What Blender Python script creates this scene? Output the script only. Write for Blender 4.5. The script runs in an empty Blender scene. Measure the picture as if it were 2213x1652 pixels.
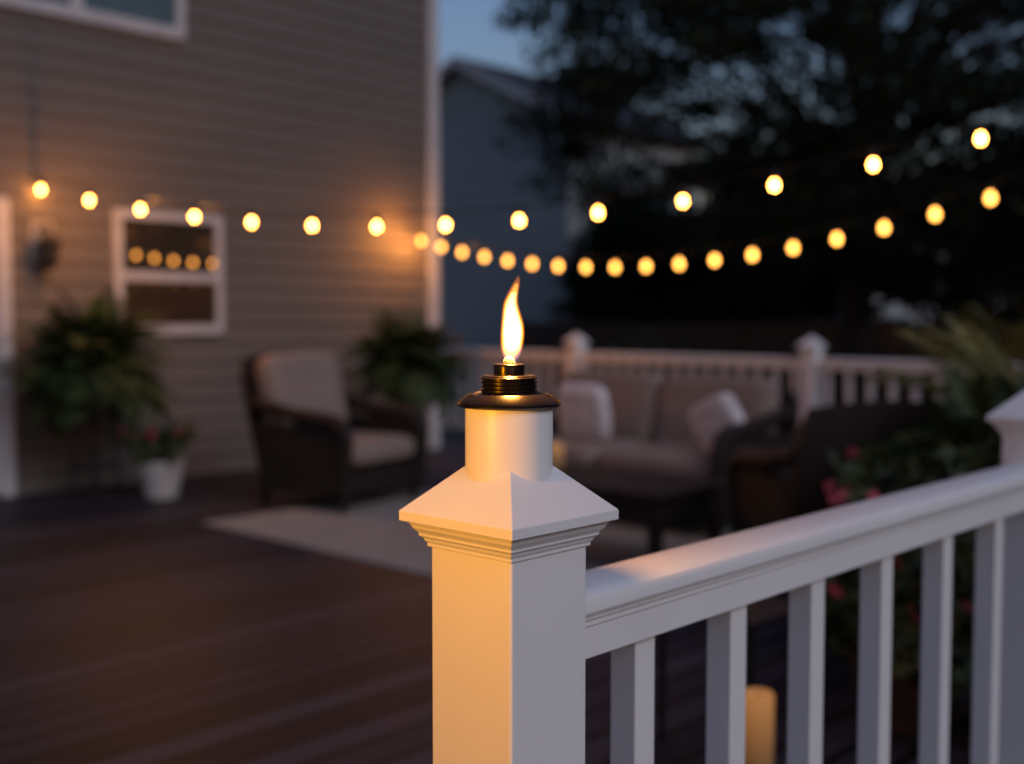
import bpy, math, random
import numpy as np
from mathutils import Vector, Matrix
random.seed(7); np.random.seed(7)
rad=math.radians
A=rad(46.5); CU,SU=math.cos(A),math.sin(A)
def W(u,v,z=0.0): return (CU*u-SU*v, SU*u+CU*v, z)
sc=bpy.context.scene
col=sc.collection
# ---------------------------------------------------------------- materials
def mat(name,c1,c2=None,rough=0.6,scale=8,bump=0.0,bscale=60,metal=0.0,spec=0.5,rvar=0.1,stretch=(1,1,1)):
    m=bpy.data.materials.new(name); m.use_nodes=True
    n=m.node_tree; b=n.nodes["Principled BSDF"]
    if c2 is None: c2=tuple(x*0.82 for x in c1)
    tc=n.nodes.new("ShaderNodeTexCoord"); mp=n.nodes.new("ShaderNodeMapping")
    mp.inputs["Scale"].default_value=stretch
    n.links.new(tc.outputs["Object"],mp.inputs[0])
    no=n.nodes.new("ShaderNodeTexNoise"); no.inputs["Scale"].default_value=scale; no.inputs["Detail"].default_value=6
    n.links.new(mp.outputs[0],no.inputs["Vector"])
    cr=n.nodes.new("ShaderNodeValToRGB")
    cr.color_ramp.elements[0].position=0.3; cr.color_ramp.elements[0].color=(*c2,1)
    cr.color_ramp.elements[1].position=0.7; cr.color_ramp.elements[1].color=(*c1,1)
    n.links.new(no.outputs[0],cr.inputs[0]); n.links.new(cr.outputs[0],b.inputs["Base Color"])
    mr=n.nodes.new("ShaderNodeMapRange"); mr.inputs[3].default_value=max(0,rough-rvar/2); mr.inputs[4].default_value=min(1,rough+rvar/2)
    n.links.new(no.outputs[0],mr.inputs[0]); n.links.new(mr.outputs[0],b.inputs["Roughness"])
    b.inputs["Metallic"].default_value=metal
    b.inputs["Specular IOR Level"].default_value=spec
    if bump>0:
        n2=n.nodes.new("ShaderNodeTexNoise"); n2.inputs["Scale"].default_value=bscale; n2.inputs["Detail"].default_value=4
        n.links.new(mp.outputs[0],n2.inputs["Vector"])
        bp=n.nodes.new("ShaderNodeBump"); bp.inputs["Strength"].default_value=bump; bp.inputs["Distance"].default_value=0.01
        n.links.new(n2.outputs[0],bp.inputs["Height"]); n.links.new(bp.outputs[0],b.inputs["Normal"])
    return m
def emis(name,c,s):
    m=bpy.data.materials.new(name); m.use_nodes=True; n=m.node_tree
    for x in list(n.nodes): n.nodes.remove(x)
    o=n.nodes.new("ShaderNodeOutputMaterial"); e=n.nodes.new("ShaderNodeEmission")
    e.inputs[0].default_value=(*c,1); e.inputs[1].default_value=s
    n.links.new(e.outputs[0],o.inputs[0]); return m
def vemis(name,c,s):
    m=bpy.data.materials.new(name); m.use_nodes=True; n=m.node_tree
    for x in list(n.nodes): n.nodes.remove(x)
    o=n.nodes.new("ShaderNodeOutputMaterial"); e=n.nodes.new("ShaderNodeEmission")
    e.inputs[0].default_value=(*c,1); e.inputs[1].default_value=s
    n.links.new(e.outputs[0],o.inputs["Volume"]); return m
M_vinyl=mat("white_vinyl",(0.84,0.83,0.82),(0.80,0.79,0.785),0.38,5,0.04,220)
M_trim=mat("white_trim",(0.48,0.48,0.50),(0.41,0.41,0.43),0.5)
M_siding=mat("tan_siding",(0.124,0.106,0.094),(0.103,0.089,0.079),0.7,2.5,0.2,40,stretch=(0.3,1,1))
M_bronze=mat("dark_bronze",(0.030,0.021,0.017),(0.018,0.013,0.011),0.27,14,0.03,200,metal=0.7)
M_wick=mat("charred_wick",(0.45,0.36,0.26),(0.2,0.14,0.1),0.9,300,0.6,900)
M_wicker=mat("dark_wicker",(0.024,0.015,0.012),(0.011,0.007,0.006),0.6,60,0.8,120,spec=.3)
M_cush=mat("beige_cushion",(0.28,0.217,0.182),(0.23,0.18,0.152),0.9,6,0.3,260)
M_pillow=mat("white_pillow_fabric",(0.84,0.80,0.80),(0.44,0.42,0.45),0.9,14,0.3,200)
M_leaf=mat("tree_leaves",(0.024,0.035,0.017),(0.007,0.012,0.006),0.8,1.2,spec=0.15)
M_bark=mat("bark",(0.03,0.022,0.017),(0.014,0.01,0.008),0.95,7,0.8,25,stretch=(1,1,.2))
M_fern=mat("fern_leaves",(0.050,0.082,0.022),(0.015,0.030,0.008),0.6,6,spec=.3)
M_palm=mat("palm_leaves",(0.27,0.25,0.065),(0.11,0.12,0.035),0.5,6)
M_bush=mat("shrub_leaves",(0.055,0.080,0.024),(0.015,0.030,0.009),0.6,6)
M_pink=mat("pink_petals",(0.60,0.10,0.15),(0.38,0.05,0.09),0.6,30)
M_pot=mat("white_ceramic",(0.50,0.48,0.47),(0.4,0.38,0.37),0.4,7)
M_brownpot=mat("terracotta_dark",(0.05,0.03,0.022),(0.03,0.018,0.014),0.7,7)
M_black=mat("black_metal",(0.02,0.019,0.02),(0.012,0.012,0.013),0.45,20,metal=0.3)
M_plate=mat("grey_block",(0.28,0.26,0.25),(0.23,0.21,0.20),0.6)
M_soil=mat("soil",(0.03,0.02,0.015),(0.01,0.008,0.006),1.0,30)
M_nwall=mat("grey_blue_siding",(0.33,0.355,0.36),(0.28,0.305,0.315),0.8,2)
M_shing=mat("dark_shingles",(0.03,0.034,0.045),(0.015,0.018,0.024),0.9,12,0.4,30)
M_fence=mat("wood_fence",(0.085,0.052,0.038),(0.045,0.029,0.022),0.85,5,0.4,30,stretch=(4,4,.4))
M_sock=mat("socket_rubber",(0.012,0.012,0.012),(0.008,0.008,0.008),0.6)
M_inner=mat("dark_interior",(0.02,0.019,0.018),(0.008,0.008,0.008),0.8,3)
M_bulbN=emis("bulb_glow_bright",(1.0,0.33,0.055),62)
M_bulbF=emis("bulb_glow_soft",(1.0,0.40,0.07),9.5)
M_flame=vemis("flame_gas",(1.0,0.48,0.14),800)
M_flmid=vemis("flame_middle_gas",(1.0,0.36,0.045),230)
M_flout=vemis("flame_mantle",(1.0,0.25,0.012),80)
M_flblue=vemis("flame_base_gas",(0.22,0.32,1.0),20)
def glass(name,fac,inner=(0.012,0.013,0.015)):
    m=bpy.data.materials.new(name); m.use_nodes=True; n=m.node_tree; b=n.nodes["Principled BSDF"]
    no=n.nodes.new("ShaderNodeTexNoise"); no.inputs["Scale"].default_value=3
    tc=n.nodes.new("ShaderNodeTexCoord"); n.links.new(tc.outputs["Object"],no.inputs["Vector"])
    cr=n.nodes.new("ShaderNodeValToRGB"); cr.color_ramp.elements[0].color=(*inner,1); cr.color_ramp.elements[1].color=(*[x*2.5 for x in inner],1)
    n.links.new(no.outputs[0],cr.inputs[0]); n.links.new(cr.outputs[0],b.inputs["Base Color"]); b.inputs["Roughness"].default_value=0.3
    g=n.nodes.new("ShaderNodeBsdfGlossy"); g.inputs["Roughness"].default_value=0.02; g.inputs[0].default_value=(.9,.85,.8,1)
    mx=n.nodes.new("ShaderNodeMixShader"); mx.inputs[0].default_value=fac
    n.links.new(b.outputs[0],mx.inputs[1]); n.links.new(g.outputs[0],mx.inputs[2])
    n.links.new(mx.outputs[0],n.nodes["Material Output"].inputs[0]); return m
M_glass=glass("window_glass",0.48,(0.03,0.024,0.02))
M_glassL=glass("screened_window_glass",0.02,(0.020,0.012,0.007))
M_glassU=glass("upper_window_glass",0.08,(0.02,0.035,0.04))
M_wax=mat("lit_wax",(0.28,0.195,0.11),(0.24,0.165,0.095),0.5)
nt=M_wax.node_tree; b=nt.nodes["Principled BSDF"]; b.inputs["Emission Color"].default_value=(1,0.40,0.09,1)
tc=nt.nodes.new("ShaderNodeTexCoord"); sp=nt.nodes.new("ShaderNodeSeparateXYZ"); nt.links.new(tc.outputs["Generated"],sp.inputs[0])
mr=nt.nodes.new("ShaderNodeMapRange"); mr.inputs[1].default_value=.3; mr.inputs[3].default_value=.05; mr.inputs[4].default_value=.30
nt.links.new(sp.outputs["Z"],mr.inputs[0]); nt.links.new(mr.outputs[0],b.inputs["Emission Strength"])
def deckmat():
    m=bpy.data.materials.new("deck_boards"); m.use_nodes=True; n=m.node_tree; b=n.nodes["Principled BSDF"]; L=n.links.new
    tc=n.nodes.new("ShaderNodeTexCoord"); sp=n.nodes.new("ShaderNodeSeparateXYZ"); L(tc.outputs["Object"],sp.inputs[0])
    def mth(op,a,bv=None):
        x=n.nodes.new("ShaderNodeMath"); x.operation=op
        if hasattr(a,"links"): L(a,x.inputs[0])
        else: x.inputs[0].default_value=a
        if bv is not None:
            if hasattr(bv,"links"): L(bv,x.inputs[1])
            else: x.inputs[1].default_value=bv
        return x.outputs[0]
    s=mth("DIVIDE",sp.outputs["Y"],0.150); fl=mth("FLOOR",s); fr=mth("FRACT",s)
    gap=mth("MULTIPLY",mth("GREATER_THAN",fr,0.11),mth("LESS_THAN",fr,0.91))
    wn=n.nodes.new("ShaderNodeTexWhiteNoise"); wn.noise_dimensions='1D'; L(fl,wn.inputs["W"])
    mp=n.nodes.new("ShaderNodeMapping"); mp.inputs["Scale"].default_value=(0.6,14,1); L(tc.outputs["Object"],mp.inputs[0])
    no=n.nodes.new("ShaderNodeTexNoise"); no.inputs["Scale"].default_value=5; no.inputs["Detail"].default_value=8; L(mp.outputs[0],no.inputs["Vector"])
    t=mth("ADD",mth("MULTIPLY",wn.outputs["Value"],0.85),mth("MULTIPLY",no.outputs[0],0.3))
    cr=n.nodes.new("ShaderNodeValToRGB"); cr.color_ramp.elements[0].position=.1; cr.color_ramp.elements[0].color=(0.0115,0.0105,0.0150,1); cr.color_ramp.elements[1].color=(0.054,0.046,0.062,1)
    L(t,cr.inputs[0])
    mx=n.nodes.new("ShaderNodeMix"); mx.data_type='RGBA'; L(gap,mx.inputs[0]); mx.inputs[6].default_value=(0.001,0.001,0.001,1); L(cr.outputs[0],mx.inputs[7])
    L(mx.outputs[2],b.inputs["Base Color"]); b.inputs["Roughness"].default_value=0.55; b.inputs["Specular IOR Level"].default_value=.22
    bp=n.nodes.new("ShaderNodeBump"); bp.inputs["Distance"].default_value=0.006; bp.inputs["Strength"].default_value=.8
    L(mth("ADD",gap,mth("MULTIPLY",no.outputs[0],0.15)),bp.inputs["Height"]); L(bp.outputs[0],b.inputs["Normal"])
    return m
M_deck=deckmat()
M_rug=mat("woven_rug",(0.36,0.32,0.285),(0.27,0.24,0.215),0.95,9,0.6,150)
M_grass=mat("grass",(0.03,0.045,0.018),(0.015,0.025,0.01),0.95,1.5,0.8,30)
# ---------------------------------------------------------------- mesh kit
class MB:
    def __init__(s): s.v=[]; s.f=[]
    def box(s,x0,x1,y0,y1,z0,z1):
        o=len(s.v); s.v+=[(x0,y0,z0),(x1,y0,z0),(x1,y1,z0),(x0,y1,z0),(x0,y0,z1),(x1,y0,z1),(x1,y1,z1),(x0,y1,z1)]
        s.f+=[tuple(o+i for i in q) for q in [(0,3,2,1),(4,5,6,7),(0,1,5,4),(1,2,6,5),(2,3,7,6),(3,0,4,7)]]; return s
    def rings(s,R,cap=True,closed=True):
        o=len(s.v); n=len(R[0])
        for r in R: s.v+=[tuple(p) for p in r]
        for i in range(len(R)-1):
            for j in range(n if closed else n-1):
                k=(j+1)%n; s.f.append((o+i*n+j,o+i*n+k,o+(i+1)*n+k,o+(i+1)*n+j))
        if cap:
            s.f.append(tuple(o+j for j in reversed(range(n)))); s.f.append(tuple(o+(len(R)-1)*n+j for j in range(n)))
        return s
    def lathe(s,prof,n=48,c=(0,0)):
        return s.rings([[(c[0]+r*math.cos(2*math.pi*j/n),c[1]+r*math.sin(2*math.pi*j/n),z) for j in range(n)] for r,z in prof])
    def sq(s,prof):
        return s.rings([[(-h,-h,z),(h,-h,z),(h,h,z),(-h,h,z)] for h,z in prof])
    def tube(s,path,radii,n=8):
        P=[Vector(p) for p in path]
        if not hasattr(radii,"__len__"): radii=[radii]*len(P)
        R=[]; pu=None
        for i,p in enumerate(P):
            t=(P[min(i+1,len(P)-1)]-P[max(i-1,0)]).normalized()
            if pu is None:
                a=Vector((0,0,1)) if abs(t.z)<.9 else Vector((1,0,0)); pu=t.cross(a).normalized()
            else:
                pu=(pu-t*pu.dot(t)).normalized()
            w=t.cross(pu)
            R.append([p+(pu*math.cos(2*math.pi*j/n)+w*math.sin(2*math.pi*j/n))*radii[i] for j in range(n)])
        return s.rings(R)
    def sell(s,c,r,e=0.35,nu=28,nv=14,tilt=None):
        f=lambda x,p:(1 if x>=0 else -1)*abs(x)**p
        R=[]
        for i in range(nv+1):
            ph=-math.pi/2+math.pi*i/nv
            if i==0: ph+=.02
            if i==nv: ph-=.02
            ring=[]
            for j in range(nu):
                th=2*math.pi*j/nu
                p=Vector((r[0]*f(math.cos(ph),e)*f(math.cos(th),e), r[1]*f(math.cos(ph),e)*f(math.sin(th),e), r[2]*f(math.sin(ph),.7)))
                if tilt is not None: p=tilt@p
                ring.append(p+Vector(c))
            R.append(ring)
        return s.rings(R)
def mk(name,mb,m,parent=None,loc=(0,0,0),rot=0.0,smooth=None,bevel=0,label=None):
    me=bpy.data.meshes.new(name); me.from_pydata(mb.v,[],mb.f); me.update()
    me.materials.append(m)
    if smooth is not None:
        for p in me.polygons: p.use_smooth=True
        me.set_sharp_from_angle(angle=rad(smooth))
    o=bpy.data.objects.new(name,me); col.objects.link(o)
    if parent is not None: o.parent=parent
    o.location=loc
    o.rotation_euler=rot if hasattr(rot,"__len__") else (0,0,rot)
    if bevel:
        bv=o.modifiers.new("bevel","BEVEL"); bv.width=bevel; bv.segments=3; bv.limit_method='ANGLE'; bv.angle_limit=rad(30)
    if label: o["label"]=label
    return o
def empty(name,loc=(0,0,0),rot=0.0,label=None,cat=None,group=None):
    o=bpy.data.objects.new(name,None); col.objects.link(o); o.location=loc; o.rotation_euler=(0,0,rot); o.empty_display_size=.1
    tag(o,label,cat,group); return o
def tag(o,label=None,cat=None,group=None,kind=None):
    if label: o["label"]=label
    if cat: o["category"]=cat
    if group: o["group"]=group
    if kind: o["kind"]=kind
    return o
def copy_tree(root,loc,rot=None,label=None,scale=None):
    m={root:root.copy()}; col.objects.link(m[root])
    m[root].location=loc
    if rot is not None: m[root].rotation_euler=(0,0,rot)
    if scale: m[root].scale=(scale,scale,scale)
    if label: m[root]["label"]=label
    for c in root.children_recursive:
        m[c]=c.copy(); m[c].parent=m[c.parent]; col.objects.link(m[c])
    return m[root]
def point(name,loc,watt,c,r,parent=None):
    ld=bpy.data.lights.new(name,"POINT"); ld.energy=watt; ld.color=c; ld.shadow_soft_size=r
    lo=bpy.data.objects.new(name,ld); col.objects.link(lo); lo.location=loc
    if parent: lo.parent=parent
    return lo
# ---------------------------------------------------------------- setting
gm_=MB(); gm_.v=[(-250,-250,-.62),(250,-250,-.62),(250,250,-.62),(-250,250,-.62)]; gm_.f=[(0,1,2,3)]
g=mk("ground",gm_,M_grass); tag(g,"dark grass lawn around the deck","ground",kind="structure")
d=mk("deck",MB().box(-1.6,8.55,-1.6,8.0,-.17,0).box(7.41,8.55,8.0,10.2,-.17,0),M_deck,rot=A); tag(d,"dark brown composite board deck floor","deck",kind="structure")
# main house ----------------------------------------------------
VW=8.02; UC=7.39
H=empty("house",W(0,VW,0),A,"two storey house with tan lap siding and white trim","house")
mb=MB(); prof=[]; z=-.6
while z<5.9: prof+=[(-.018,z),(0.0,z+.148)]; z+=.15
prof.append((0,z))
R=[[(-3.0,y,zz) for y,zz in prof],[(UC-.02,y,zz) for y,zz in prof]]
mb.rings(R,cap=False,closed=False)
mb.box(-3.0,UC-.02,.02,7.0,-.6,5.9)
mk("wall",mb,M_siding,H)
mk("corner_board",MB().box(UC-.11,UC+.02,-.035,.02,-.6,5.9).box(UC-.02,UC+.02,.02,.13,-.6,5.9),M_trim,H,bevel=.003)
rf=MB()
rf.rings([[(-3.4,-.45,5.75),(-3.4,3.5,7.9),(-3.4,7.45,5.75),(-3.4,7.45,5.9),(-3.4,3.5,8.05),(-3.4,-.45,5.9)],[(UC+.35,-.45,5.75),(UC+.35,3.5,7.9),(UC+.35,7.45,5.75),(UC+.35,7.45,5.9),(UC+.35,3.5,8.05),(UC+.35,-.45,5.9)]])
mk("roof",rf,M_shing,H)
def window(u0,u1,z0,z1,name="window",split=True,gm=M_glass,mull=None,tilt=0,t=.065):
    w=mk(name,MB().box(u0+.03,u1-.03,-.0195,-.0185,z0+.03,z1-.03),M_inner,H)
    f=MB()
    f.box(u0,u0+t,-.05,-.005,z0,z1).box(u1-t,u1,-.05,-.005,z0,z1).box(u0+t,u1-t,-.049,-.005,z1-t,z1).box(u0+t,u1-t,-.06,-.005,z0-.01,z0+t)
    zm=z0+.435
    if split: f.box(u0+t,u1-t,-.058,-.021,zm-.036,zm+.036)
    if mull:
        f.box(mull-.05,mull+.05,-.048,-.01,z0+t,z1-t)
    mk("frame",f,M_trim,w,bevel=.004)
    def pane(a,b_,c,d_,tl,gmat):
        h=(d_-c)/2; mbp=MB(); o=math.sin(tl)*h
        mbp.v=[(a,o,c),(b_,o,c),(b_,-o,d_),(a,-o,d_)]; mbp.f=[(0,1,2,3)]
        mk("pane",mbp,gmat,w,loc=(0,-.033,0))
    if split:
        pane(u0+t,u1-t,zm+.036,z1-t,tilt,gm); pane(u0+t,u1-t,z0+t,zm-.036,0,M_glassL)
    elif mull: pane(u0+t,mull-.05,z0+t,z1-t,0,gm); pane(mull+.05,u1-t,z0+t,z1-t,0,gm)
    return w
window(4.11,5.035,1.13,2.06,tilt=rad(2.2))
window(2.99,4.73,3.40,4.85,split=False,gm=M_glassU,mull=3.86,t=.08)
dr=mk("door",MB().box(2.45,3.24,-.03,-.005,.03,2.0),M_trim,H,bevel=.004)
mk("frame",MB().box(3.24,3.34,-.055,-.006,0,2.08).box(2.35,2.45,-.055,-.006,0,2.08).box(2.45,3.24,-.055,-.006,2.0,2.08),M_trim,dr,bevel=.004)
mb=MB(); mb.v=[(2.57,-.035,.25),(3.13,-.035,.25),(3.13,-.035,1.9),(2.57,-.035,1.9)]; mb.f=[(0,1,2,3)]
mk("pane",mb,M_glassU,dr)
mk("handle",MB().tube([(3.19,-.03,1.0),(3.19,-.08,1.0),(3.11,-.085,1.0)],.01),M_black,dr,smooth=40)
wl=empty("wall_lantern",W(3.57,VW,1.74),A,"dark unlit lantern mounted on a block on the siding","lantern")
mk("mounting_block",MB().box(-.085,.085,-.035,-.019,-.1,.2),M_plate,wl,bevel=.006)
mk("bracket",MB().tube([(0,-.03,.1),(0,-.09,.16),(0,-.14,.15),(0,-.15,.09)],.012),M_black,wl,smooth=40)
mk("lamp_housing",MB().lathe([(.02,-.15),(.05,-.12),(.06,-.10),(.07,.02),(.095,.025),(.065,.06),(.02,.09),(.012,.12)],8,(0,-.15)),M_black,wl)
# ---------------------------------------------------------------- posts, railing
def post(u,v,holder=False,label=None):
    P=empty("railing_post",W(u,v,0),A,label or "white vinyl deck railing post with pyramid cap","post","white posts of the deck railing")
    mk("shaft",MB().sq([(.0635,-.15),(.0635,.99)]),M_vinyl,P,bevel=.0035)
    cap=[(.0665,.980),(.0665,.9845),(.0685,.9865),(.0700,.9905),(.0735,.9925),(.0735,.9955),(.0750,.9975),(.0785,1.0015),(.0800,1.0055),(.0815,1.0065),(.0815,1.0095),(.0893,1.0100),(.0893,1.0215)]
    cap+=[(.0893*(1-k),1.0215+.0853*k) for k in (.98,)]
    mk("post_cap",MB().sq(cap),M_vinyl,P,bevel=.0009)
    if holder:
        n=96; mk("torch_collar",MB().lathe([(.050,1.04),(.050,1.139),(.0495,1.1415),(.047,1.142)],n),M_vinyl,P,smooth=40)
    return P
post(.933,.89,True,"added out-of-view railing post carrying the second torch")
for u in (2.676,5.3,8.4): post(u,.89)
for v in (2.1,4.6,7.11,9.6): post(8.4,v)
TU=.183; TV=.89
post(TU,TV,True,"added out-of-view railing post carrying the second torch")  # unseen post, added to carry the torch that warms the front post
def raillen(L,bal,pos,rot,label):
    Rr=empty("railing",pos,rot,label,"railing","white railing sections around the deck")
    pf=[(-.034,.8335),(-.034,.871),(-.0375,.874),(-.0375,.879),(-.040,.883),(-.040,.8865),(-.0445,.8885),(-.047,.893),(-.047,.905),(-.0445,.9115),(-.039,.9155),(-.030,.9185),(0,.9215)]
    pf=pf+[(-y,z) for y,z in reversed(pf[:-1])]
    mb=MB().rings([[(x,y,z) for y,z in pf] for x in (.0,L)])
    mk("top_rail",mb,M_vinyl,Rr,smooth=24)
    mk("bottom_rail",MB().box(0,L,-.028,.028,.06,.12),M_vinyl,Rr,bevel=.004)
    first=None
    for x in bal:
        if first is None:
            first=mk("baluster",MB().box(-.021,.021,-.021,.021,.121,.8333),M_vinyl,Rr,loc=(x,0,0),bevel=.0025)
        else:
            o=first.copy(); o.parent=Rr; o.location=(x,0,0); col.objects.link(o)
    return Rr
u0=.933+.0635
raillen(2.676-.0635-u0,[x-u0 for x in (1.167,1.39,1.622,1.867,2.125,2.385)],W(u0,.89),A,"white vinyl railing with square balusters leaving the torch post")
for a,b_ in ((2.676,5.3),(5.3,8.4)):
    L=b_-a-.127; n=int(L/.2); raillen(L,[(i+.5)*L/n for i in range(n)],W(a+.0635,.89),A,"white vinyl railing with square balusters")
for a,b_ in ((.89,2.1),(2.1,4.6),(4.6,7.11),(7.11,9.6)):
    L=b_-a-.127; n=int(L/.17); raillen(L,[(i+.5)*L/n for i in range(n)],W(8.4,a+.0635),A+math.pi/2,"white vinyl railing along the deck edge by the garden")
# ---------------------------------------------------------------- torch
def torch(u,v,watt,lc=(1,.42,.08)):
    T=empty("garden_torch",W(u,v,1.142),0,"lit dark bronze oil torch burner set into a white post collar","torch","oil torches on the railing posts")
    z0=-1.142
    zz=lambda z:z+z0
    lid=[(.046,1.139),(.0565,1.1405),(.0590,1.1425),(.0592,1.1445),(.0582,1.1462),(.0520,1.1510),(.0475,1.1545),(.0455,1.1555),(.0440,1.1550),(.0400,1.1555),(.034,1.1572)]
    mk("lid",MB().lathe([(r,zz(z)) for r,z in lid],96),M_bronze,T,smooth=35)
    pr=[]; z=1.157
    pr.append((.0305,z))
    for i in range(4):
        pr+=[(.0302,z),(.0320,z+.0010),(.0320,z+.0028),(.0302,z+.0040)]; z+=.0046
    pr+=[(.0302,z),(.029,z+.0008)]
    mk("threaded_neck",MB().lathe([(r,zz(q)) for r,q in pr],80),M_bronze,T,smooth=25)
    mk("burner_cap",MB().lathe([(r,zz(q)) for r,q in [(.0175,1.174),(.0178,1.186),(.0172,1.1885),(.0158,1.1892),(.0095,1.1892),(.0090,1.1880)]],64),M_bronze,T,smooth=35)
    wk=MB()
    wk.lathe([(.0066,zz(1.186)),(.0070,zz(1.190)),(.0060,zz(1.194)),(.0045,zz(1.1965)),(.002,zz(1.1975))],16)
    for i in range(14):
        a=random.random()*6.28; r=.0055*random.random(); zt=1.193+.004*random.random()
        wk.sell((r*math.cos(a),r*math.sin(a),zz(zt)),(.0014,.0014,.0016),1,8,5)
    mk("wick",wk,M_wick,T,smooth=60)
    k=.0005265
    def fl(rows,c0=1100,dep=.75):
        Rr=[]
        ys=np.array([r[0] for r in rows],float); xl=np.array([r[1] for r in rows],float); xr=np.array([r[2] for r in rows],float)
        t=np.linspace(0,len(rows)-1,70)
        def cr(a):
            out=[]
            for q in t:
                i=min(int(q),len(a)-2); f=q-i; p0=a[max(i-1,0)];p1=a[i];p2=a[i+1];p3=a[min(i+2,len(a)-1)]
                out.append(.5*((2*p1)+(-p0+p2)*f+(2*p0-5*p1+4*p2-p3)*f*f+(-p0+3*p1-3*p2+p3)*f**3))
            return out
        for y,a,b_ in zip(cr(ys),cr(xl),cr(xr)):
            zc=1.24-(y-690)*k+z0; cx=((a+b_)/2-c0)*k; h=max((b_-a)/2*k,.0002)
            Rr.append([(cx+h*math.cos(2*math.pi*j/28),h*dep*math.sin(2*math.pi*j/28),zc) for j in range(28)])
        return MB().rings(Rr)
    outer=[(780,1094,1113),(768,1086,1123),(750,1081.5,1130),(727,1081,1133.5),(706,1082,1133),(688,1083.5,1129),(670,1085,1123.5),(654,1088,1120),(638,1094.5,1120),(622,1103,1122.5),(608,1111.5,1124),(597,1118,1122)]
    mid=[(774,1097,1111),(764,1089,1120),(750,1085,1127),(727,1084,1130.5),(706,1085,1130),(688,1086.5,1125.5),(670,1088,1120),(655,1091,1117),(641,1097.5,1117.5),(627,1105.5,1119.5),(614,1112,1121)]
    core=[(759,1098,1114),(750,1090,1121),(738,1088,1126),(722,1087,1128),(705,1087.5,1127),(690,1089,1123),(674,1090.5,1118.5),(661,1093,1115.5),(648,1097.5,1114.5),(633,1105,1116)]
    base=[(790,1095,1112),(782,1091,1118),(770,1087,1124),(757,1086,1128),(744,1087,1127),(736,1091,1121)]
    F=mk("flame",fl(outer),M_flout,T,smooth=180)
    mk("flame_middle",fl(mid),M_flmid,F,smooth=180); mk("flame_core",fl(core,dep=.6),M_flame,F,smooth=180); mk("flame_base",fl(base,dep=.8),M_flblue,F,smooth=180)
    point("flame_light",(.003,0,1.226+z0),watt,lc,.012,T)
    return T
torch(.933,.89,6.0)
torch(TU,TV,23,(1,.39,.0))  # added unseen torch, overpowered to throw amber on the front post's left face
# ---------------------------------------------------------------- string lights
def strand(P0,dP,zfun,n0,n1,m,label,ext,r=.022,wl=()):
    S=empty("string_lights",(P0[0],P0[1],0),0,label,"string lights","strings of warm globe bulbs over the deck")
    pts=[]; t=ext[0]
    while t<=ext[1]+1e-6:
        pts.append((dP[0]*t,dP[1]*t,zfun(t)+.075)); t+=.25
    mk("cable",MB().tube(pts,.005,6),M_sock,S,smooth=60)
    bulb=MB().lathe([(.3*r,-1.22*r),(.62*r,-1.05*r),(.88*r,-.65*r),(r,-.1*r),(.93*r,.4*r),(.72*r,.9*r),(.5*r,1.25*r),(.42*r,1.45*r)],20)
    sock=MB().lathe([(.012,1.4*r),(.016,1.5*r),(.016,.062),(.010,.072),(.006,.08)],12)
    fb=None
    for i in range(n0,n1+1):
        q=(dP[0]*i,dP[1]*i,zfun(i))
        if fb is None:
            fb=mk("bulb",bulb,m,S,loc=q,smooth=60); fs=mk("socket",sock,M_sock,fb,smooth=40)
        else:
            b2=fb.copy(); b2.parent=S; b2.location=q; col.objects.link(b2)
            s2=fs.copy(); s2.parent=b2; col.objects.link(s2)
    for i,wt in wl:
        point("bulb_light",(dP[0]*i,dP[1]*i,zfun(i)-1.3*r-.008),wt,(1,.36,.07),.006,S)
    return S
z2=lambda i:1.776+(.0082 if i>7.1 else .0074)*(i-7.1)**2
strand((-3.32,8.05),(.4200,-.2170),z2,0,16,M_bulbN,"string of bright warm bulbs sagging from the house wall",(-.20,17),r=.0165,wl=((0,.9),(1,11),(2,13),(3,8)))
z1=lambda i:1.617+.0042*(i-9)**2
strand((-.836,10.5),(.200,-.2578),z1,0,20,M_bulbF,"string of soft warm bulbs sagging from the house corner",(-.6,22),r=.0225,wl=((0,8.0),(2,6)))
hx,hy,_=W(6.82,7.74); point("bulb_light",(hx,hy,2.05),15,(1,.34,.06),.02)
for (X,Y,h) in ((3.83,4.36,2.62),(3.57,4.83,2.42)):
    p=mk("light_pole",MB().lathe([(.03,0),(.03,h),(.035,h),(.03,h+.04),(.005,h+.05)],16),M_black,loc=(X,Y,0),smooth=40); tag(p,"slim black metal pole holding the string lights","pole","poles for the string lights")
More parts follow.
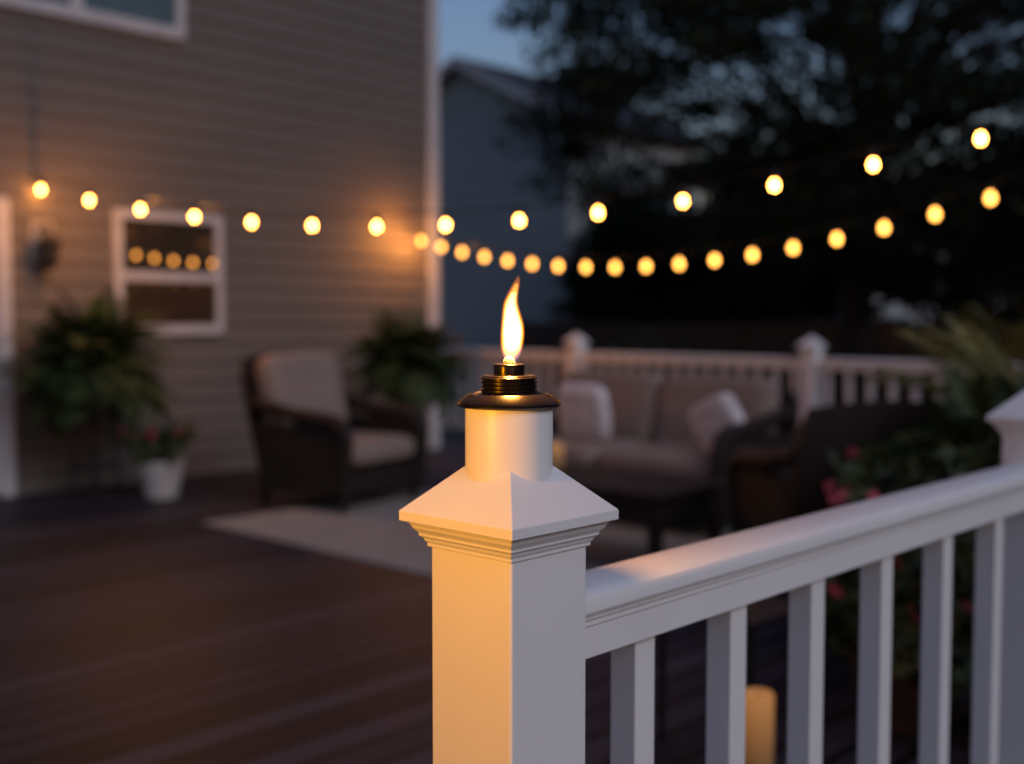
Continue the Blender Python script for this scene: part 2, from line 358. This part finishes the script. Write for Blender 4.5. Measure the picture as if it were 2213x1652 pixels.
# ---------------------------------------------------------------- furniture
def seat_thing(name,wd,ncush,loc,rot,label,cat,backh=.93,lean=.16,cz=.70,ch=.28):
    S=empty(name,loc,rot,label,cat)
    hw=wd/2; D=.40
    f=MB()
    f.box(-hw+.06,hw-.06,-D+.06,D-.02,.13,.28)
    R=[]
    for i in range(9):
        t=i/8; zc=.12+(backh-.12)*t; yb=-D+.06-lean*t
        wv=hw-.03+.01*t - (.05 if i==8 else (.015 if i==7 else 0)); th=.032 if i<8 else .015
        ring=[]
        for j in range(13):
            s=-1+2*j/12; ring.append((wv*s,yb+th+.03*abs(s)**3,zc+(.03*(1-s*s) if i==8 else 0)))
        for j in reversed(range(13)):
            s=-1+2*j/12; ring.append((wv*s,yb-th+.03*abs(s)**3,zc+(.03*(1-s*s) if i==8 else 0)))
        R.append(ring)
    f.rings(R)
    for sx in (-1,1):
        x=sx*(hw-.045)
        f.box(x-.028,x+.028,-D+.05,D-.06,.13,.56)
        f.tube([(x,-D-.02,.68),(x,-D+.15,.655),(x,-.05,.615),(x,D-.14,.59),(x+sx*.01,D-.05,.555),(x+sx*.01,D-.01,.48),(x+sx*.008,D-.03,.30),(x,D-.05,.06)],[.04,.046,.05,.052,.05,.042,.035,.026],12)
    mk("wicker_frame",f,M_wicker,S,smooth=45)
    for sx in (-1,1):
        for sy in (-1,1):
            mk("leg",MB().sq([(.018,0),(.025,.14)]),M_wicker,S,loc=(sx*(hw-.07),sy*(D-.07)-(.02 if sy<0 else 0),0))
    iw=(wd-.18)/ncush
    for i in range(ncush):
        xc=-wd/2+.09+iw*(i+.5)
        mk("seat_cushion",MB().sell((0,0,0),(iw/2,.35,.085),.24),M_cush,S,loc=(xc,.06,.375),smooth=80)
        mk("back_cushion",MB().sell((0,0,0),(iw/2+(.02 if ncush==1 else 0),ch,.10),.26),M_cush,S,loc=(xc,-.225-lean*.5,cz),rot=(rad(90+12),0,0),smooth=80)
    return S
seat_thing("armchair",.86,1,(-1.15,7.60,.001),rad(-122),"dark brown wicker armchair with thick beige cushions","armchair",backh=.98,lean=.22,cz=.71,ch=.30)
sx,sy,_=W(5.66,4.33)
seat_thing("sofa",1.84,2,(sx,sy,.008),rad(136.5),"dark wicker outdoor sofa with beige cushions","sofa",backh=.80,cz=.635,ch=.25)
seat_thing("armchair",.76,1,(1.46,5.05,.001),rad(6),"dark brown wicker armchair seen from its woven back","armchair",backh=.88,cz=.60,ch=.22)
def pillow(loc,rot,label,s=1):
    o=mk("throw_pillow",MB().sell((0,0,0),(.20*s,.185*s,.06),.42),M_pillow,loc=loc,rot=rot,smooth=80); tag(o,label,"pillow","throw pillows on the sofa")
x,y,_=W(5.58,4.66); pillow((x,y,.645),(rad(78),0,rad(136.5)),"white patterned square pillow leaning on the sofa back")
x,y,_=W(5.58,3.64); pillow((x,y,.63),(rad(76),rad(24),rad(128)),"white square pillow tilted against the sofa arm",.85)
T=empty("coffee_table",W(4.55,3.66,.008),A,"low dark wicker coffee table on the rug","table")
mk("table_top",MB().box(-.32,.32,-.58,.58,.385,.42),M_wicker,T,bevel=.012)
mk("apron",MB().box(-.28,.28,-.54,.54,.27,.384),M_wicker,T,bevel=.006)
for a in (-1,1):
    for c in (-1,1): mk("leg",MB().sq([(.022,0),(.03,.269)]),M_wicker,T,loc=(a*.25,c*.51,0))
def candle(loc,r,h,label):
    c=mk("candle",MB().lathe([(r*.95,0),(r,.004),(r,h*.5),(r,h-.006),(r*.93,h),(r*.8,h-.001),(r*.6,h-.012),(r*.1,h-.013)],32),M_wax,loc=loc,smooth=40); tag(c,label,"candle","candles")
    mk("wick",MB().tube([(0,0,h-.014),(0,.001,h+.006)],.0012,6),M_sock,c)
    return c
x,y,_=W(4.62,4.06); candle((x,y,.43),.045,.13,"small lit cream candle on the coffee table")
ST=empty("side_table",(.655,3.3,0),A,"small black metal side table on the deck","table")
mk("table_top",MB().box(-.16,.16,-.16,.16,.385,.40),M_black,ST,bevel=.004)
for a in (-1,1):
    for c in (-1,1): mk("leg",MB().box(-.008,.008,-.008,.008,0,.384),M_black,ST,loc=(a*.15,c*.15,0))
candle((.64,2.90,0),.042,.270,"tall thick lit cream pillar candle standing on the deck")
r=mk("rug",MB().box(3.65,6.75,2.7,6.07,.001,.008),M_rug,rot=A); tag(r,"cream woven outdoor rug under the seating","rug")
# ---------------------------------------------------------------- plants
def leaves(mb,centers,radii,n,size,asp=.5):
    for c,rr in zip(centers,radii):
        d=np.random.normal(size=(n,3)); d/=np.linalg.norm(d,axis=1)[:,None]
        p=np.array(c)+d*(np.random.rand(n,1)**.45)*np.array(rr)
        a=np.random.normal(size=(n,3)); a/=np.linalg.norm(a,axis=1)[:,None]
        b_=np.cross(a,np.random.normal(size=(n,3))); b_/=np.linalg.norm(b_,axis=1)[:,None]
        s=size*(.6+.8*np.random.rand(n,1))
        q=np.stack([p-a*s*.5,p-b_*s*asp*.5,p+a*s*.5,p+b_*s*asp*.5],axis=1).reshape(-1,3)
        o=len(mb.v); mb.v.extend(map(tuple,q.tolist())); mb.f.extend([(o+4*i,o+4*i+1,o+4*i+2,o+4*i+3) for i in range(n)])
def frond(mb,o,az,L,up,droop,ll,n=22,lw=.014,sp=1.1):
    pts=[]; x=0;z=0;ang=up
    for i in range(n+1):
        pts.append(Vector((x*math.cos(az),x*math.sin(az),z))+Vector(o)); x+=L/n*math.cos(ang); z+=L/n*math.sin(ang); ang-=droop/n
    mb.tube(pts[::3]+[pts[-1]],.003,4)
    side=Vector((-math.sin(az),math.cos(az),0))
    for i in range(2,n):
        t=i/n; l=ll*math.sin(math.pi*min(1,t*.85+.12))**.7*(.85+.3*random.random())
        fw=(pts[i+1]-pts[i]).normalized()
        for s in (-1,1):
            dr=(side*s*sp+fw*.55+Vector((0,0,-.15+.2*random.random()))).normalized()
            p=pts[i]; w=fw*lw*.5; e=len(mb.v)
            mb.v+=[tuple(p-w),tuple(p+dr*l*.5-w*1.1-Vector((0,0,.02*l))),tuple(p+dr*l-Vector((0,0,.2*l))),tuple(p+dr*l*.5+w*1.1-Vector((0,0,.02*l)))]
            mb.f.append((e,e+1,e+2,e+3))
def fern(loc,R,hs,label,nf=95):
    F=empty("potted_fern",loc,random.random()*3,label,"plant","large ferns on plant stands")
    mb=MB()
    for i in range(nf):
        up=random.uniform(-.2,1.55); 
        frond(mb,(random.uniform(-.06,.06),random.uniform(-.06,.06),hs+.1),random.random()*6.283,R*random.uniform(.7,1.25),up,random.uniform(.6,1.9),R*.22,22,.028)
    mk("foliage",mb,M_fern,F)
    mk("pot",MB().lathe([(.10,hs-.14),(.15,hs),(.165,hs+.04),(.15,hs+.04),(.14,hs+.02)],24),M_brownpot,F,smooth=40)
    st=MB()
    for k in range(4):
        a=k*math.pi/2; st.tube([(.13*math.cos(a),.13*math.sin(a),hs+.0),(.12*math.cos(a),.12*math.sin(a),hs-.2),(.17*math.cos(a),.17*math.sin(a),0)],.011,6)
    for zz in (hs-.15,.22): st.tube([(.135*math.cos(q*math.pi/8),.135*math.sin(q*math.pi/8),zz) for q in range(17)],.008,6)
    mk("plant_stand",st,M_black,F,smooth=50)
fern((-2.90,7.84,0),.56,.76,"bushy green fern on a black metal plant stand by the siding",230)
fern((-.83,9.2,0),.50,.74,"green fern on a black stand beside the house corner",200)
fp=empty("flower_pot",(-2.43,7.80,0),0,"white ceramic pot of pink flowers on the deck","flower pot")
mk("pot",MB().lathe([(.095,0),(.11,.01),(.155,.22),(.165,.27),(.15,.27),(.145,.25)],32),M_pot,fp,smooth=40)
mk("soil",MB().lathe([(.144,.245),(.144,.252)],24),M_soil,fp)
mb=MB(); cs=[(random.uniform(-.16,.16),random.uniform(-.15,.15),random.uniform(.3,.46)) for _ in range(24)]
leaves(mb,cs,[(.09,.09,.07)]*24,45,.05,.7); mk("foliage",mb,M_bush,fp)
mb=MB(); cs=[(random.uniform(-.2,.2),random.uniform(-.2,.1),random.uniform(.40,.52)) for _ in range(8)]
leaves(mb,cs,[(.022,.022,.018)]*8,20,.026,.9); mk("blossom",mb,M_pink,fp)
def palm(loc,hs,L0,L1,nf,label,u0=.7,u1=1.5,ll=.28,m=None,lw=.022):
    pm=empty("potted_palm",loc,0,label,"plant","potted palms by the railing")
    mk("pot",MB().lathe([(.14,0),(.19,.32),(.21,.34),(.19,.34),(.18,.31)],28),M_brownpot,pm,smooth=40)
    mk("trunk",MB().tube([(0,0,.28),(.01,0,hs*.7),(0,0,hs+.02)],[.05,.045,.035],10),M_bark,pm,smooth=60)
    mb=MB()
    for i in range(nf):
        frond(mb,(random.uniform(-.03,.03),random.uniform(-.03,.03),hs),i*2.4,random.uniform(L0,L1),random.uniform(u0,u1),random.uniform(.4,1.3),ll,30,lw,.6)
    mk("foliage",mb,m or M_palm,pm)
palm((2.16,4.7,0),.68,.60,.84,44,"leafy potted palm with long arching fronds",.3,1.5,.2,None,.014)
palm((1.86,4.15,0),.42,.5,.78,70,"small dark potted palm with spreading fronds",.1,1.4,.2,M_fern,.03)
def shrub(loc,h,label,nfl,seed,R_=.28,nc=34):
    random.seed(seed); np.random.seed(seed)
    s=empty("flowering_shrub",loc,0,label,"plant","potted flowering shrubs by the railing")
    mk("pot",MB().lathe([(.12,0),(.16,.22),(.175,.24),(.155,.24),(.15,.22)],28),M_brownpot,s,smooth=40)
    st=MB()
    cs=[]
    for i in range(nc):
        a=random.random()*6.28; r=R_*math.sqrt(random.random()); zz=random.uniform(.25,h)
        cs.append((r*math.cos(a),r*math.sin(a),zz)); st.tube([(0,0,.2),(r*.4*math.cos(a),r*.4*math.sin(a),(zz+.2)/2),cs[-1]],[.008,.005,.003],5)
    mk("stem",st,M_bark,s)
    mb=MB(); leaves(mb,cs,[(.11,.11,.09)]*nc,42,.075,.5); mk("foliage",mb,M_bush,s)
    mb=MB()
    for i in range(nfl):
        a=random.random()*6.28; c=((R_+.05)*math.cos(a),(R_+.05)*math.sin(a),random.uniform(.36,h+.06)); tz=Matrix.Rotation(random.random()*6,3,'Z')
        for k in range(5):
            b0=k*1.2566
            p=[Vector((0,0,0)),Vector((.022*math.cos(b0-.5),.022*math.sin(b0-.5),.012)),Vector((.034*math.cos(b0),.034*math.sin(b0),.008)),Vector((.022*math.cos(b0+.5),.022*math.sin(b0+.5),.012))]
            e=len(mb.v); R3=tz@Matrix.Rotation(rad(60),3,'X'); mb.v+=[tuple(R3@(q*.9)+Vector(c)) for q in p]; mb.f.append((e,e+1,e+2,e+3))
    mk("blossom",mb,M_pink,s)
shrub((1.46,4.0,0),.74,"potted shrub with pink flowers by the railing",18,3)
shrub((1.50,3.2,0),.60,"low potted shrub with pink flowers by the railing",16,4,.30,40)
shrub((1.98,4.75,0),.80,"taller leafy potted shrub beside the palms",8,6,.32,44)
shrub((1.20,3.45,0),.46,"low potted shrub with pink flowers by the railing",8,9,.24,26)
random.seed(11); np.random.seed(11)
# ---------------------------------------------------------------- trees
def tree(loc,cc,cr,ncl,nl,ls,trunk_r,label,pw=3,clr=(.75,.75,.34)):
    T=empty("tree",loc,0,label,"tree")
    cen=[]
    while len(cen)<ncl:
        p=np.random.uniform(-1,1,3)
        q=abs(p[0])**pw+abs(p[1])**2+abs(p[2])**pw
        if q<1 and q>.10: cen.append((cc[0]+p[0]*cr[0],cc[1]+p[1]*cr[1],cc[2]+p[2]*cr[2]))
    tr=MB(); H_=cc[2]+cr[2]*.5
    tp=[(0,0,0),(.05,0,1),(-.05,.05,2.2),(.1,0,3.6),(.2,.1,5.2),(.3,.1,H_)]
    tr.tube(tp,[trunk_r*1.35,trunk_r,trunk_r*.85,trunk_r*.65,trunk_r*.4,trunk_r*.12],12)
    for c in random.sample(cen,min(60,ncl)):
        h=max(1.6,min(c[2]-.8,H_-.5)*random.uniform(.6,.95)); m=(c[0]*.5,c[1]*.5,(h+c[2])/2+.25)
        tr.tube([(.05,0,h),m,c],[trunk_r*.28,trunk_r*.15,.012],6)
    mk("trunk",tr,M_bark,T,smooth=60)
    mb=MB(); rr=[tuple(np.array(clr)*random.uniform(.6,1.35)) for _ in cen]
    leaves(mb,cen,rr,nl,ls,.5); mk("crown",mb,M_leaf,T)
    return T
tree((4.9,16,-.62),(1.2,0,6.1),(6.1,4.2,3.6),640,200,.115,.27,"big broadleaf tree with dark dense crown",clr=(.66,.66,.28))
t2=tree((11.5,25,-.62),(0,0,3.0),(3.4,3.0,2.4),130,160,.22,.2,"dark garden tree behind the fence")
t2["group"]="garden trees behind the fence"
copy_tree(t2,(3.4,23,-.62),1.2,scale=.72); copy_tree(t2,(16,21,-.62),2.2); copy_tree(t2,(5.4,27.5,-.62),3.2,scale=1.1)
for (X,Y,rz) in ((13,13,.3),(15,7.5,1.1),(15.5,1.5,2.0),(14,-4.5,2.9),(11,-9,3.8)): copy_tree(t2,(X,Y,-.62),rz,scale=1.15)
def hedge(X,Y,s):
    mb=MB(); cs=[tuple(np.random.uniform(-1,1,3)*np.array((1.0,.6,.55))*s+np.array((0,0,.8*s))) for _ in range(26)]
    leaves(mb,cs,[(.45*s,.4*s,.35*s)]*26,90,.12,.6)
    o=mk("shrub",mb,M_bush,loc=(X,Y,-.62)); tag(o,"dark rounded garden shrub by the fence","shrub","shrubs along the garden fence"); return o
h0=hedge(2.6,16.6,1.0)
for X,Y,s in ((6.4,15.0,.85),(7.8,13.6,1.1),(9.6,12.2,1.1)):
    o=h0.copy(); o.location=(X,Y,-.62); o.scale=(s,s,s*.95); o.rotation_euler=(0,0,X); col.objects.link(o)
fe=MB()
for i in range(150):
    v=-9+i*.155; fe.box(15.0,15.025,v,v+.146,-.62,1.18+.02*random.random())
for v in range(-9,15,2): fe.box(15.026,15.12,v,v+.09,-.62,1.1)
fe.box(15.026,15.07,-9,14.2,-.2,-.1).box(15.026,15.07,-9,14.2,.85,.95)
f_=mk("fence",fe,M_fence,rot=A); tag(f_,"dark brown wooden board fence around the garden","fence")
M_lit=emis("lit_window",(1.0,.5,.2),0.4)
def nhouse(X,Y,half,length,zp,slope,label,lit=None,rot=A):
    N=empty("neighbour_house",(X,Y,-.62),rot,label,"house","neighbouring houses"); zp=zp+.62; ze=zp-slope*half
    w=MB().rings([[(x,-half,0),(x,half,0),(x,half,ze),(x,0,zp-.02),(x,-half,ze)] for x in (0,length)]); mk("wall",w,M_nwall,N)
    o=.35; r_=MB().rings([[(x,-half-o,ze-slope*o+.02),(x,0,zp),(x,half+o,ze-slope*o+.02),(x,half+o,ze-slope*o+.2),(x,0,zp+.2),(x,-half-o,ze-slope*o+.2)] for x in (-.3,length+.3)]); mk("roof",r_,M_shing,N)
    t_=MB()
    for s in (-1,1):
        t_.rings([[(x,s*(half+o+.02),ze-slope*o-.06),(x,s*(half+o+.02),ze-slope*o+.19),(x,s*.0,zp+.19),(x,s*.0,zp-.06)] for x in (-.36,-.302)])
    mk("rake_trim",t_,M_trim,N)
    def win(y0,z0,ww,hh,m):
        a=mk("window",MB().box(y0-.07,y0+ww+.07,-half-.03,-half-.001,z0-.07,z0+hh+.07),M_nwall,N); mk("pane",MB().box(y0,y0+ww,-half-.04,-half-.031,z0,z0+hh),m,a)
    if lit: win(lit[0],lit[1],lit[2],lit[3],M_lit)
    else: win(1.6,1.4,1.1,1.2,M_glassU)
nhouse(-1.3,30,3.64,5.5,7.85,.5,"grey two storey neighbour house with gabled dark roof")
nhouse(7.6,34,3.0,12,5.6,.5,"blue grey neighbour house with one warm lit window",(2.6,2.2,.7,1.0))
# ---------------------------------------------------------------- light
w=bpy.data.worlds.new("World"); sc.world=w; w.use_nodes=True; n=w.node_tree
bg=n.nodes["Background"]; sky=n.nodes.new("ShaderNodeTexSky"); sky.sky_type='NISHITA'; sky.sun_disc=False
sky.sun_elevation=rad(6); sky.sun_rotation=rad(150); sky.air_density=1.6; sky.dust_density=.6; sky.ozone_density=4.0
tint=n.nodes.new("ShaderNodeMix"); tint.data_type='RGBA'; tint.blend_type='MULTIPLY'; tint.inputs[0].default_value=1; tint.inputs[7].default_value=(.93,.76,.98,1)
n.links.new(sky.outputs[0],tint.inputs[6]); n.links.new(tint.outputs[2],bg.inputs[0]); bg.inputs[1].default_value=.18
sd=bpy.data.lights.new("dusk_sun","SUN"); sd.energy=.78; sd.angle=rad(26); sd.color=(.97,.95,1.0)
so=bpy.data.objects.new("dusk_sun",sd); col.objects.link(so)
so.rotation_euler=Vector((.58,-.60,.56)).to_track_quat('Z','Y').to_euler()
# ---------------------------------------------------------------- camera
cd=bpy.data.cameras.new("camera"); cam=bpy.data.objects.new("camera",cd); col.objects.link(cam)
cam.location=(0,0,1.24); cam.rotation_euler=(rad(90-3.18),0,0)
cd.sensor_width=36; cd.lens=39.85; cd.clip_start=.02; cd.clip_end=1000
cd.dof.use_dof=True; cd.dof.focus_distance=1.23; cd.dof.aperture_fstop=2.2
sc.camera=cam
sc.view_settings.view_transform='Standard'; sc.view_settings.look='None'; sc.view_settings.exposure=0
